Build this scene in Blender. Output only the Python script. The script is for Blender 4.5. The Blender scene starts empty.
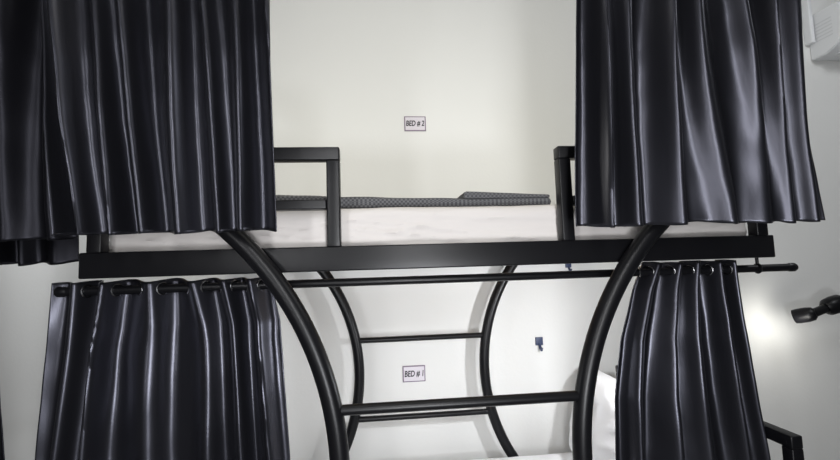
import bpy, bmesh, math, random
from mathutils import Vector, Matrix, noise
C = bpy.context.scene.collection
bpy.context.scene.view_settings.view_transform = 'Standard'
F = 435.0; ZC = 1.5
# ---------------- camera frame
yc = Vector((379-420, 230-269, F)).normalized()
rho = math.radians(1.8)
h = Vector((math.cos(rho), math.sin(rho), 0))
xc = (h - yc*h.dot(yc)).normalized()
n = Vector((xc.y*yc.z-xc.z*yc.y, xc.z*yc.x-xc.x*yc.z, xc.x*yc.y-xc.y*yc.x))
zc = n if n.y > 0 else -n
zc.normalize()
def P(px, py, Y):
    r = Vector((px-420, 230-py, F))
    w = Vector((r.dot(xc), r.dot(yc), r.dot(zc)))
    w *= Y/w.y
    return Vector((w.x, w.y, w.z+ZC))
right = Vector((xc.x, yc.x, zc.x)); up = Vector((xc.y, yc.y, zc.y)); fwd = Vector((xc.z, yc.z, zc.z))
cam = bpy.data.cameras.new('camera'); co = bpy.data.objects.new('camera', cam); C.objects.link(co)
cam.sensor_width = 36; cam.lens = 36*F/840; cam.clip_start = .02
M = Matrix(((right.x, up.x, -fwd.x, 0), (right.y, up.y, -fwd.y, 0), (right.z, up.z, -fwd.z, ZC), (0,0,0,1)))
co.matrix_world = M
bpy.context.scene.camera = co

# ---------------- materials
def mat(name, col, rough=.5, metal=0, spec=.5, bump=None, var=0, vscale=3, coat=0):
    m = bpy.data.materials.new(name); m.use_nodes = True
    nt = m.node_tree; b = nt.nodes['Principled BSDF']
    b.inputs['Base Color'].default_value = (*col, 1); b.inputs['Roughness'].default_value = rough
    b.inputs['Metallic'].default_value = metal; b.inputs['Specular IOR Level'].default_value = spec
    if coat: b.inputs['Coat Weight'].default_value = coat; b.inputs['Coat Roughness'].default_value = .2
    tc = nt.nodes.new('ShaderNodeTexCoord')
    if var:
        nz = nt.nodes.new('ShaderNodeTexNoise'); nz.inputs['Scale'].default_value = vscale; nz.inputs['Detail'].default_value = 3
        nt.links.new(tc.outputs['Object'], nz.inputs['Vector'])
        cr = nt.nodes.new('ShaderNodeMix'); cr.data_type = 'RGBA'
        cr.inputs['A'].default_value = (*[c*(1-var) for c in col], 1); cr.inputs['B'].default_value = (*[min(1, c*(1+var)) for c in col], 1)
        nt.links.new(nz.outputs['Fac'], cr.inputs['Factor']); nt.links.new(cr.outputs['Result'], b.inputs['Base Color'])
    if bump:
        nz = nt.nodes.new('ShaderNodeTexNoise'); nz.inputs['Scale'].default_value = bump[0]; nz.inputs['Detail'].default_value = 4
        nt.links.new(tc.outputs['Object'], nz.inputs['Vector'])
        bp = nt.nodes.new('ShaderNodeBump'); bp.inputs['Strength'].default_value = bump[1]; bp.inputs['Distance'].default_value = .01
        nt.links.new(nz.outputs['Fac'], bp.inputs['Height']); nt.links.new(bp.outputs['Normal'], b.inputs['Normal'])
    return m
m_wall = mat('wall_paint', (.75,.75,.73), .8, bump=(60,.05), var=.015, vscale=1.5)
m_side = mat('side_wall_darkened', (.20,.20,.205), .85, var=.02)  # side walls and ceiling out of view, darkened to deepen the curtain folds
m_ceil = mat('ceiling_paint', (.5,.5,.5), .9, var=.01)
m_floor = mat('floor_tile', (.2,.2,.195), .4, var=.08)
m_metal = mat('black_powder_coat', (.004,.004,.005), .35, spec=.25, bump=(300,.03), var=.1)
m_satin = mat('black_satin', (.053,.0535,.065), .325, metal=.9, spec=.3, bump=(140,.02), var=.08, vscale=6)
m_satin2 = mat('dark_satin', (.014,.014,.018), .38, metal=.8, spec=.3, bump=(140,.03), var=.08, vscale=6)
m_sheet = mat('white_sheet', (.56,.53,.51), .85, bump=(30,.03), var=.015, vscale=3)
m_white = mat('white_plastic', (.73,.74,.75), .5, var=.01)
m_linen = mat('white_linen', (.86,.87,.89), .85, bump=(30,.08), var=.01)
m_grey = mat('grey_plastic', (.62,.63,.64), .5, var=.02)
m_eye = mat('dark_steel', (.3,.3,.31), .25, metal=1, var=.03)
m_plate = mat('sign_white', (.68,.64,.69), .35, var=.01)
m_ink = mat('sign_ink', (.003,.002,.006), .5, var=.05)
m_border = mat('sign_border', (.22,.17,.23), .5, var=.05)
m_slate = mat('slate_blue_plastic', (.035,.05,.11), .4, var=.05)
m_ply = mat('plywood', (.35,.25,.15), .7, var=.15)
m_knit = mat('grey_knit', (.13,.13,.135), .9)
nt = m_knit.node_tree; b = nt.nodes['Principled BSDF']
tc = nt.nodes.new('ShaderNodeTexCoord'); ck = nt.nodes.new('ShaderNodeTexChecker'); ck.inputs['Scale'].default_value = 150
ck.inputs['Color1'].default_value = (.045,.045,.05,1); ck.inputs['Color2'].default_value = (.115,.115,.12,1)
nt.links.new(tc.outputs['Object'], ck.inputs['Vector']); nt.links.new(ck.outputs['Color'], b.inputs['Base Color'])
m_bulb = bpy.data.materials.new('lamp_glow'); m_bulb.use_nodes = True
bb = m_bulb.node_tree.nodes['Principled BSDF']; bb.inputs['Emission Color'].default_value = (1,.95,.85,1); bb.inputs['Emission Strength'].default_value = 2

# ---------------- mesh helpers
def box(bm, x0,x1,y0,y1,z0,z1, bev=0):
    r = bmesh.ops.create_cube(bm, size=1); vs = r['verts']
    for v in vs: v.co = Vector((x0+(v.co.x+.5)*(x1-x0), y0+(v.co.y+.5)*(y1-y0), z0+(v.co.z+.5)*(z1-z0)))
    if bev:
        es = list({e for v in vs for e in v.link_edges})
        bmesh.ops.bevel(bm, geom=es, offset=bev, segments=3, affect='EDGES', profile=.5)
def sweep(bm, pts, r, seg=16, cap=True, radii=None):
    pts = [Vector(p) for p in pts]; rings = []
    t0 = (pts[1]-pts[0]).normalized(); ref = Vector((0,1,0)) if abs(t0.y) < .9 else Vector((0,0,1))
    for i, p in enumerate(pts):
        t = (pts[min(i+1, len(pts)-1)]-pts[max(i-1, 0)]).normalized()
        a = t.cross(ref).normalized(); b_ = a.cross(t).normalized(); ref = b_
        rr = radii[i] if radii else r
        rings.append([bm.verts.new(p+a*rr*math.cos(2*math.pi*k/seg)+b_*rr*math.sin(2*math.pi*k/seg)) for k in range(seg)])
    for q in range(len(rings)-1):
        for k in range(seg):
            bm.faces.new((rings[q][k], rings[q][(k+1)%seg], rings[q+1][(k+1)%seg], rings[q+1][k]))
    if cap: bm.faces.new(rings[0][::-1]); bm.faces.new(rings[-1])
def torus(bm, c, axis, R, r, su=24, sv=8):
    axis = axis.normalized(); a = axis.cross(Vector((0,0,1))).normalized(); b_ = axis.cross(a)
    rings = []
    for i in range(su):
        t = 2*math.pi*i/su; d = a*math.cos(t)+b_*math.sin(t)
        rings.append([bm.verts.new(c+d*(R+r*math.cos(2*math.pi*j/sv))+axis*r*math.sin(2*math.pi*j/sv)) for j in range(sv)])
    for i in range(su):
        for j in range(sv):
            bm.faces.new((rings[i][j], rings[(i+1)%su][j], rings[(i+1)%su][(j+1)%sv], rings[i][(j+1)%sv]))
def obj(name, bm, m, parent=None, smooth=True):
    bmesh.ops.recalc_face_normals(bm, faces=bm.faces)
    me = bpy.data.meshes.new(name); bm.to_mesh(me); bm.free()
    me.materials.append(m)
    if smooth:
        for p in me.polygons: p.use_smooth = True
        try: me.set_sharp_from_angle(angle=math.radians(40))
        except Exception: pass
    o = bpy.data.objects.new(name, me); C.objects.link(o)
    if parent:
        o.parent = parent; o.matrix_parent_inverse = Matrix.Translation(-Vector(parent.location))
    return o
def tag(o, label, cat, group=None):
    o['label'] = label; o['category'] = cat
    if group: o['group'] = group
    return o
def thing(name, label, cat, loc, group=None):
    o = bpy.data.objects.new(name, None); C.objects.link(o); o.location = loc; o.empty_display_size = .1
    return tag(o, label, cat, group)
def bx(*a, bev=0):
    bm = bmesh.new(); box(bm, *a, bev=bev); return bm
def tube(pts, r, **k):
    bm = bmesh.new(); sweep(bm, pts, r, **k); return bm
def struct(name, bm, m):
    o = obj(name, bm, m, smooth=False); o['kind'] = 'structure'; return o
def soft_box(x0,x1,y0,y1,z0,z1, r, step, disp=None):
    bm = bmesh.new()
    def lin(a, b_): 
        k = max(2, int((b_-a)/step)); return [a+(b_-a)*i/k for i in range(k+1)]
    X, Y, Z = lin(x0,x1), lin(y0,y1), lin(z0,z1)
    def grid(A, B, f):
        g = [[bm.verts.new(f(a, b_)) for b_ in B] for a in A]
        for i in range(len(A)-1):
            for j in range(len(B)-1): bm.faces.new((g[i][j], g[i+1][j], g[i+1][j+1], g[i][j+1]))
    for z in (z0,z1): grid(X, Y, lambda a,b_: (a,b_,z))
    for y in (y0,y1): grid(X, Z, lambda a,b_: (a,y,b_))
    for x in (x0,x1): grid(Y, Z, lambda a,b_: (x,a,b_))
    bmesh.ops.remove_doubles(bm, verts=bm.verts, dist=1e-5)
    for v in bm.verts:
        p = v.co; c = Vector((min(max(p.x,x0+r),x1-r), min(max(p.y,y0+r),y1-r), min(max(p.z,z0+r),z1-r)))
        d = p-c
        if d.length > 1e-6:
            nn = d.normalized(); v.co = c+nn*r
            if disp: v.co += nn*disp(v.co)
    return bm

# ---------------- room
WY = 2.47; XL, XR, YB, ZT = -2.3, 3.3, -2.6, 3.5
struct('floor', bx(XL-.1,XR+.1,YB,WY+.1,-.1,0), m_floor)
struct('ceiling', bx(XL-.1,XR+.1,YB,WY+.1,ZT,ZT+.1), m_ceil)
struct('wall_back', bx(XL-.1,XR+.1,WY,WY+.1,0,ZT), m_wall)
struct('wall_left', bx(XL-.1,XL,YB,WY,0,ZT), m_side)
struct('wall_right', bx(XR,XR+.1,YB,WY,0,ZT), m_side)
struct('baseboard_back', bx(XL,XR,WY-.012,WY,0,.09), m_white)

# ---------------- bunk bed
FY = 1.26; BY = 2.40
x0 = P(78,265,1.245).x; x1 = P(775,245,1.245).x; cx = .220
bed = thing('bunk_bed', 'black metal bunk bed with curved arc legs and ladder rungs', 'bunk bed', (cx, 1.83, 0))
RB, RT = 1.498, 1.568
obj('side_rail', bx(x0,x1,FY-.015,FY+.015,RB,RT, bev=.004), m_metal, bed)
obj('side_rail', bx(x0,x1,BY-.015,BY+.015,RB,RT, bev=.004), m_metal, bed)
for xx in (x0, x1-.03):
    obj('end_rail', bx(xx,xx+.03,FY+.015,BY-.015,RB,RT, bev=.004), m_metal, bed)
obj('mattress_base', bx(x0+.03,x1-.03,FY+.13,BY-.015,1.505,1.523), m_ply, bed, False)
R = .90; AZ = .955; HG = .335
for yy in (1.222, BY-.035):
    for s in (-1, 1):
        cxx = cx+s*(HG+R)
        pts = []
        if yy < 2: top = .87
        else: top = math.asin((1.56-AZ)/R)
        a = -math.pi/2*.80
        K = 60
        for i in range(K+1):
            t = a+(top-a)*i/K
            pts.append((cxx-s*R*math.cos(t), yy, AZ+R*math.sin(t)))
        pts[0:0] = [(pts[0][0], yy, 0.0)]
        obj('curved_leg', tube(pts, .0265, seg=20), m_metal, bed)
    for z in (1.125, .722, .34):
        off = HG+R-math.sqrt(R*R-(z-AZ)**2)
        obj('rung', tube([(cx-off-.005,yy,z),(cx+off+.005,yy,z)], .0145), m_metal, bed)
def guard(xa, xb, side):
    t = .038; zt = P(332,147,1.245).z
    bm = bmesh.new()
    zb = P(332,209,1.245).z
    box(bm, xa, xb, FY-.019, FY+.019, zt-t, zt, bev=.004)
    box(bm, xa+t, xb-t, FY-.019, FY+.019, zb, zb+.028, bev=.004)
    box(bm, xa, xa+t, FY-.019, FY+.019, RT-.002, zt-t, bev=.004)
    box(bm, xb-t, xb, FY-.019, FY+.019, RT-.002, zt-t, bev=.004)
    obj('guard_rail', bm, m_metal, bed)
guard(x0+.02, P(340,200,1.241).x, -1)
guard(P(561,200,1.241).x, x1-.02, 1)
LB0, LB1 = .30, .37
for yy in (FY+.02, BY): obj('side_rail', bx(x0,x1,yy-.015,yy+.015,LB0,LB1, bev=.004), m_metal, bed)
obj('mattress_base', bx(x0+.03,x1-.03,FY+.05,BY-.02,.33,.348), m_ply, bed, False)
ez = P(803,433,1.26).z; EB = 2.2
for xx in (x0-.005, x1-.015):
    bm = bmesh.new(); t = .038
    box(bm, xx, xx+t, FY-.019, FY+.019, 0, ez-t, bev=.004)
    box(bm, xx, xx+t, EB-.019, EB+.019, LB0, ez-t, bev=.004)
    box(bm, xx, xx+t, FY-.019, EB+.019, ez-t, ez, bev=.004)
    box(bm, xx+.005, xx+t-.005, FY+.019, BY-.019, LB0, LB1, bev=.004)
    obj('end_frame', bm, m_metal, bed)

# ---------------- mattresses and bedding
MT = P(420,206,1.30).z
def wr(amp, sc, ztop):
    def f(p):
        # long slanting creases: slow along x, quick across z
        q = Vector((p.x*1.7+p.z*3, p.y*2, p.z*7-p.x*1.1))*sc
        q2 = Vector((p.x*.9-p.z*3, p.y*3, p.z*18+p.x*2.2))*sc
        q3 = Vector((p.x*1.3+p.z*2, p.y*4, p.z*22-p.x*3.4))*sc
        r1 = 1-2*abs(noise.noise(q)); r2 = 1-2*abs(noise.noise(q2)); r3 = 1-2*abs(noise.noise(q3))
        k = min(1, max(.35, (ztop-p.z)/.05))
        return k*(amp*.8*r1*r1+amp*.7*r2*r2+amp*.4*r3*r3-amp*.8)
    return f
tag(obj('mattress', soft_box(x0+.032,x1-.032,FY+.034,BY-.05,1.526,MT-.001,.030,.0065, wr(.0085,1.6,MT)), m_sheet),
    'upper bunk mattress wrapped in a wrinkled white sheet behind the black rail', 'mattress')
tag(obj('mattress', soft_box(x0+.04,x1-.04,FY+.13,BY-.05,.349,.50,.04,.03, wr(.005,2,.5)), m_linen),
    'lower bunk mattress under white sheet, below the ladder rungs', 'mattress')
def pillow():
    bm = bmesh.new(); N = 32; W, H, T = .66, .46, .09
    for s in (-1, 1):
        g = []
        for i in range(N+1):
            row = []
            for j in range(N+1):
                u, v = i/N*2-1, j/N*2-1
                k = (max(0,1-u**4)*max(0,1-v**4))**.5
                fold = .012*k*(1-2*abs(noise.noise(Vector((u*2+v*1.5,v*1.2-u,s*3)))))
                row.append(bm.verts.new((s*(T*k+fold), u*W/2*(1-.05*(1-v*v)*abs(u)), v*H/2*(1-.05*(1-u*u)*abs(v)))))
            g.append(row)
        for i in range(N):
            for j in range(N): bm.faces.new((g[i][j],g[i+1][j],g[i+1][j+1],g[i][j+1]))
    bmesh.ops.remove_doubles(bm, verts=bm.verts, dist=.002)
    return bm
po = obj('pillow', pillow(), m_linen); po.location = (P(597,430,1.95).x+.09, 1.98, .735); po.rotation_euler = (0, math.radians(14), 0)
tag(po, 'white pillow propped upright on the lower bunk beside the right curtain', 'pillow')
bz = MT+.004
bl = thing('blanket', 'grey knit blanket folded along the upper mattress edge', 'blanket', (.2,1.5,bz))
xa, xb, xk = P(200,200,1.36).x, P(552,200,1.36).x, P(470,200,1.36).x
bm = soft_box(xa,xb,1.36,1.70,bz,bz+.026,.012,.012,lambda p:.003*noise.noise(p*9))
for v in bm.verts:
    if v.co.x < xk: v.co.z = bz+(v.co.z-bz)*(1+.85*(xk-v.co.x)/(xk-P(275,200,1.36).x))
obj('folded_blanket', bm, m_knit, bl)
xm = P(463,195,1.37).x
bm = soft_box(xm,xb-.002,1.360,1.69,bz+.025,bz+.050,.012,.012,lambda p:.003*noise.noise(p*11))
for v in bm.verts:
    k = (v.co.x-xm)/(xb-xm)
    v.co.z = bz+.025+(v.co.z-bz-.025)*(1.1-.6*k)
obj('turned_back_flap', bm, m_knit, bl)

# ---------------- curtains
def interp(pts, z):
    pts = sorted(pts, reverse=True)
    if z >= pts[0][0]: return pts[0][1]+(z-pts[0][0])*(pts[1][1]-pts[0][1])/(pts[1][0]-pts[0][0])*.5
    for a, b_ in zip(pts, pts[1:]):
        if z >= b_[0]:
            t = (a[0]-z)/(a[0]-b_[0]); return a[1]+(b_[1]-a[1])*t
    return pts[-1][1]
def curtain(name, label, Y, L, Rr, zb, zt, nf, amp, seed, m, group, grommets=False, hem=.007, ruffle=.012):
    Lp = [(P(x,y,Y).z, P(x,y,Y).x) for x,y in L]; Rp = [(P(x,y,Y).z, P(x,y,Y).x) for x,y in Rr]
    NU, NV = nf*34, 90
    bm = bmesh.new(); S = seed*7.31
    def pt(u, v):
        z = zt+(zb-zt)*v
        blend = min(1, .45+v*3) if grommets else 1
        jit = 2.1*noise.noise(Vector((u*nf*.5+S, v*.55, 1)))+.35*noise.noise(Vector((u*nf*.9, v*.9+S, 4)))
        ph = 2*math.pi*nf*u + min(1, .6+v*2)*jit*2.0
        a = amp*(1-blend*(.05-1.1*noise.noise(Vector((u*nf*.7+S, v*.7, 9)))))
        if grommets: a = a*(1-.2*blend)
        s = math.sin(ph)
        w = s+blend*(.15*math.sin(2*ph+1.1+2*noise.noise(Vector((u*4,S,v)))) + .6*noise.noise(Vector((u*nf*.8,v*.9,S)))+.22*noise.noise(Vector((u*nf*2.0,v*1.6,S+5))))
        fine = .0024*noise.noise(Vector((u*nf*1.7+v*3, v*9-u*5, S+3)))*blend
        xl, xr = interp(Lp, z), interp(Rp, z)
        x = xl+(xr-xl)*u
        y = Y+a*w+fine
        z += hem*v*v*(noise.noise(Vector((u*6+S,2,2)))+.6*s)
        if grommets: z -= ruffle*(1-v)**6*max(0, .5+1.2*noise.noise(Vector((u*nf*1.3,S,7)))-.4*s)
        return Vector((x,y,z))
    g = [[bm.verts.new(pt(i/NU, j/NV)) for i in range(NU+1)] for j in range(NV+1)]
    for j in range(NV):
        for i in range(NU): bm.faces.new((g[j][i],g[j+1][i],g[j+1][i+1],g[j][i+1]))
    root = thing(name, label, 'curtain', (.5*(interp(Lp,zb)+interp(Rp,zb)), Y, zb), group)
    o = obj('fabric', bm, m, root)
    sm = o.modifiers.new('thick', 'SOLIDIFY'); sm.thickness = .0025; sm.offset = 0
    if grommets:
        zr = 1.463; vr = (zt-zr)/(zt-zb)
        prev = None; last = -1
        for k in range(0, 801):          # an eyelet wherever the cloth crosses the rod
            u = k/800; p = pt(u, vr); dy = p.y-Y
            if prev is not None and prev*dy <= 0 and u-last > .03:
                q = pt(min(1,u+.004), vr); t = q-pt(max(0,u-.004), vr); t.z = 0
                ax = Vector((-t.y, t.x, 0))
                bm = bmesh.new(); torus(bm, Vector((p.x, Y, zr)), ax, .0165, .003)
                obj('eyelet', bm, m_eye, root); last = u
            prev = dy
    return root
GU = 'curtains round the upper bunk'; GL = 'curtains of the lower bunk'
UY = 1.14; ZR = 2.42
def zpx(x,y,Y): return P(x,y,Y).z
curtain('curtain', 'shiny black satin curtain hanging left of the upper bunk opening', UY,
        [(36,0),(48,120),(66,233)], [(272,0),(275,120),(278,232)], zpx(170,233,UY), ZR+.04, 7, .026, 1, m_satin, GU)
curtain('curtain', 'shiny black satin curtain hanging right of the upper bunk opening', UY,
        [(573,0),(574,120),(575,222)], [(801,0),(815,110),(831,222)], zpx(700,224,UY), ZR+.04, 7, .026, 2, m_satin, GU)
curtain('curtain', 'dark curtain fold at far left, tucked behind the upper left satin curtain', 1.24,
        [(-150,0),(-150,240)], [(66,0),(74,238)], zpx(30,240,1.24), ZR+.04, 5, .03, 3, m_satin2, GU)
curtain('curtain', 'lowest hanging dark curtain edge at far left beside the rail end', 1.42,
        [(-100,0),(-100,262)], [(74,0),(76,262)], zpx(40,264,1.42), ZR+.04, 5, .03, 4, m_satin2, GU)
RY = 1.335
curtain('curtain', 'black satin curtain with eyelets under the left of the bunk rail', RY,
        [(52,278),(45,350),(33,460)], [(268,276),(279,320),(289,460)], .52, 1.493, 6, .031, 5, m_satin, GL, True, ruffle=.006)
curtain('curtain', 'black satin curtain with eyelets under the right of the bunk rail', RY,
        [(643,262),(633,290),(622,340),(617,400),(618,460)], [(735,258),(752,350),(771,460)], .52, 1.496, 5, .027, 6, m_satin, GL, True, ruffle=.004)
curtain('curtain', 'sliver of dark curtain at the lower left edge beside the white wall', 1.5,
        [(-140,280),(-130,460)], [(-9,280),(4,360),(11,460)], .42, 1.49, 4, .02, 7, m_satin2, None)
def rod(label, xa, xb, Y, z, brackets, zc_=None, group=None):
    r = thing('curtain_rod', label, 'curtain rod', ((xa+xb)/2, Y, z), group)
    obj('pole', tube([(xa,Y,z),(xb,Y,z)], .0125), m_metal, r)
    for e, s in ((xa,-1),(xb,1)):
        obj('finial', tube([(e-s*.004,Y,z),(e+s*.004,Y,z),(e+s*.02,Y,z),(e+s*.026,Y,z)], .014, radii=[.0125,.0145,.0145,.011]), m_metal, r)
    for b_ in brackets:
        bm = bmesh.new(); torus(bm, Vector((b_,Y,z)), Vector((1,.001,0)), .014, .004)
        sweep(bm, [(b_,Y,z+.012),(b_,Y,zc_)], .005)
        obj('bracket', bm, m_metal, r)
    return r
rod('black curtain rod beneath the bunk rail carrying the lower curtains', P(66,293,RY).x, P(788,265,RY).x, RY, 1.463, [P(757,262,RY).x], 1.499)
rod('black curtain rod above the upper bunk holding the satin curtains', -1.0, P(830,0,UY).x+.05, UY, ZR, [-.9,.25,1.4], ZT)
rod('black curtain rod over the far left curtain fold', XL+.03, -.75, 1.24, ZR, [-2.1,-.85], ZT)
rod('black curtain rod over the lowest hanging far left curtain', XL+.03, -.85, 1.42, ZR, [-2.1,-.95], ZT)

# ---------------- signs
def sign(px, py, text, label):
    Y = WY; c = P(px,py,Y)
    t = thing('bed_sign', label, 'sign', (c.x, Y, c.z), 'bed number signs on the wall')
    w, hh = .063, .044
    obj('frame', bx(c.x-w,c.x+w,Y-.006,Y,c.z-hh,c.z+hh, bev=.0015), m_border, t)
    obj('plate', bx(c.x-w+.006,c.x+w-.006,Y-.008,Y-.005,c.z-hh+.006,c.z+hh-.006), m_plate, t)
    cu = bpy.data.curves.new('txt','FONT'); cu.body = text; cu.size = .036; cu.align_x = 'CENTER'; cu.align_y = 'CENTER'; cu.extrude = .0006; cu.shear = .15; cu.offset = .0008
    to = bpy.data.objects.new('txt', cu); C.objects.link(to); bpy.context.view_layer.update()
    me = bpy.data.meshes.new_from_object(to.evaluated_get(bpy.context.evaluated_depsgraph_get())); bpy.data.objects.remove(to)
    me.materials.clear(); me.materials.append(m_ink)
    o = bpy.data.objects.new('lettering', me); C.objects.link(o); o.parent = t
    xs = [v.co.x for v in me.vertices]; ys = [v.co.y for v in me.vertices]
    sx = .106/(max(xs)-min(xs)); sy = .036/(max(ys)-min(ys))
    o.location = (-sx*(max(xs)+min(xs))/2,-.009,-sy*(max(ys)+min(ys))/2); o.rotation_euler = (math.pi/2,0,0); o.scale = (sx,sy,1)
sign(415,124,'BED # 2','small white bed number sign on the wall above the upper mattress')
sign(414,373.5,'BED # 1','small white bed number sign on the wall between the ladder rungs')

def hook(px, py, s, label):
    c = P(px,py,WY); t = thing('wall_hook', label, 'hook', (c.x,WY,c.z), 'small hooks on the back wall')
    obj('back_plate', bx(c.x-.022*s,c.x+.022*s,WY-.008,WY,c.z-.012*s,c.z+.034*s, bev=.003), m_slate, t)
    pts = [(c.x,WY-.006,c.z-.004*s),(c.x,WY-.014,c.z-.02*s),(c.x,WY-.022,c.z-.033*s),(c.x,WY-.034,c.z-.034*s),(c.x,WY-.04,c.z-.022*s)]
    obj('prong', tube(pts, .0075*s), m_slate, t)
hook(539,343,1.0,'dark blue wall hook right of the rear curved leg')
hook(568,266,.8,'dark blue wall hook peeping just above the curtain rod')

# ---------------- air conditioner
a = P(811,61,WY); ax0, az0 = a.x, a.z
ac = thing('air_conditioner', 'white wall air conditioner in the top right corner', 'air conditioner', (ax0+.4,WY,az0))
prof = [(0,0),(-.10,-.0),(-.17,.03),(-.205,.09),(-.21,.26),(-.19,.29),(0,.29)]
bm = bmesh.new(); ring0 = [bm.verts.new((ax0,WY+y,az0+z)) for y,z in prof]; ring1 = [bm.verts.new((ax0+.82,WY+y,az0+z)) for y,z in prof]
for i in range(len(prof)):
    j = (i+1)%len(prof); bm.faces.new((ring0[i],ring0[j],ring1[j],ring1[i]))
bm.faces.new(ring0); bm.faces.new(ring1)
bmesh.ops.bevel(bm, geom=[e for e in bm.edges], offset=.006, segments=2, affect='EDGES')
obj('housing', bm, m_white, ac)
obj('louver', bx(ax0+.06,ax0+.76,WY-.168,WY-.10,az0-.008,az0-.002, bev=.002), m_grey, ac)
bm = bmesh.new()
for k in range(6): box(bm, ax0-.002, ax0, WY-.15, WY-.05, az0+.10+k*.022, az0+.106+k*.022)
obj('side_vent', bm, m_grey, ac)
pa = P(806,15,WY).x
tag(obj('pipe_cover', bx(pa-.035,ax0-.006,WY-.05,WY,az0+.10,ZT, bev=.006), m_white), 'white vertical pipe cover on the wall beside the air conditioner', 'pipe cover')

# ---------------- reading lamp
LY = 2.27
hd = P(805,315,LY); bs = P(868,296,WY); jt = P(831,306,LY-.02)
lp = thing('reading_lamp', 'black swivel reading lamp lighting the wall at right', 'lamp', (bs.x,WY,bs.z))
obj('wall_mount', tube([(bs.x,WY,bs.z),(bs.x,WY-.02,bs.z),(bs.x,WY-.026,bs.z)], .04, radii=[.04,.04,.034], seg=28), m_metal, lp)
d = Vector((-.52,.78,-.25)).normalized()
obj('arm', tube([(bs.x,WY-.02,bs.z),(bs.x-.005,WY-.10,bs.z+.002),(bs.x-.03,LY+.02,jt.z+.02),(jt.x+.05,LY-.01,jt.z+.01)], .018), m_metal, lp)
obj('socket', tube([jt+Vector((.07,0,.022)),jt+Vector((.055,0,.018)),jt+Vector((.02,0,.006)),jt+Vector((-.02,0,-.006)),jt+Vector((-.04,0,-.012))], .04, seg=24, radii=[.03,.046,.050,.046,.03]), m_metal, lp)
obj('neck', tube([jt+Vector((-.03,0,-.01)), hd-d*.03], .024), m_metal, lp)
bm = bmesh.new(); sweep(bm, [hd-d*.05,hd-d*.038,hd-d*.01,hd+d*.03,hd+d*.05], .03, seg=24, radii=[.022,.036,.041,.041,.038], cap=True)
obj('lamp_head', bm, m_metal, lp)
obj('bulb', tube([hd+d*.049,hd+d*.052], .028, seg=24), m_bulb, lp)
sl = bpy.data.lights.new('lamp_light','SPOT'); sl.energy = 3.2; sl.spot_size = math.radians(178); sl.spot_blend = 1; sl.shadow_soft_size = .05; sl.color = (1,.98,.92)
so = bpy.data.objects.new('lamp_light', sl); C.objects.link(so); so.location = hd+Vector((-.06,-.06,-.05)); so.rotation_euler = Vector((.02,.88,-.3)).to_track_quat('-Z','Y').to_euler()

# ---------------- lights
def area(name, loc, tgt, size, e, col=(1,1,1), sy=None):
    l = bpy.data.lights.new(name,'AREA'); l.energy = e; l.size = size; l.color = col
    if sy: l.shape = 'RECTANGLE'; l.size_y = sy
    o = bpy.data.objects.new(name, l); C.objects.link(o); o.location = loc
    o.rotation_euler = (Vector(tgt)-Vector(loc)).to_track_quat('-Z','Y').to_euler()
area('fold_highlight_strip', (.2,-.4,1.95), (.2,2.4,1.8), .14, 23, (.98,.985,1), 1.7)  # added tall strip, shaped to streak highlights down the satin folds
area('fold_highlight_strip', (-.9,-.6,1.9), (-.1,2.4,1.6), .14, 15, (.98,.985,1), 1.8)  # second added strip for more fold highlights
area('low_fill', (.25,-.45,.95), (.25,2.4,.95), .28, 21, (.945,.965,1))  # added fill for the wall under the upper bunk
area('ceiling_light', (.25,1.0,3.45), (.25,1.6,0), 2.0, 11, (1,.97,.85), 1.0)
# unseen fills added behind the curtains to even out the back wall
for x, e in ((1.05,3.0),(-.6,3.4)):
    area('upper_wall_fill', (x,1.40,2.05), (.22,2.47,2.0), .35, e, (1,.97,.82))
for x, e, s in ((1.0,7.8,.06),(-.55,2.0,.25)):
    area('lower_wall_fill', (x,1.50,1.25), (.25,2.47,1.0), s, e, (.94,.96,1))  # added under the bunk to brighten the wall and shadow the rear legs
area('right_wall_fill', (2.5,.7,3.3), (2.3,2.47,1.4), .6, 13, (.94,.965,1))  # added fill for the wall right of the bed
area('left_wall_fill', (-1.6,1.75,2.3), (-1.7,2.47,1.2), .3, 4, (.94,.965,1))  # added fill behind the far left curtains, brightens the wall there
w = bpy.data.worlds.new('world'); bpy.context.scene.world = w; w.use_nodes = True
w.node_tree.nodes['Background'].inputs['Color'].default_value = (.85,.9,1,1); w.node_tree.nodes['Background'].inputs['Strength'].default_value = .08
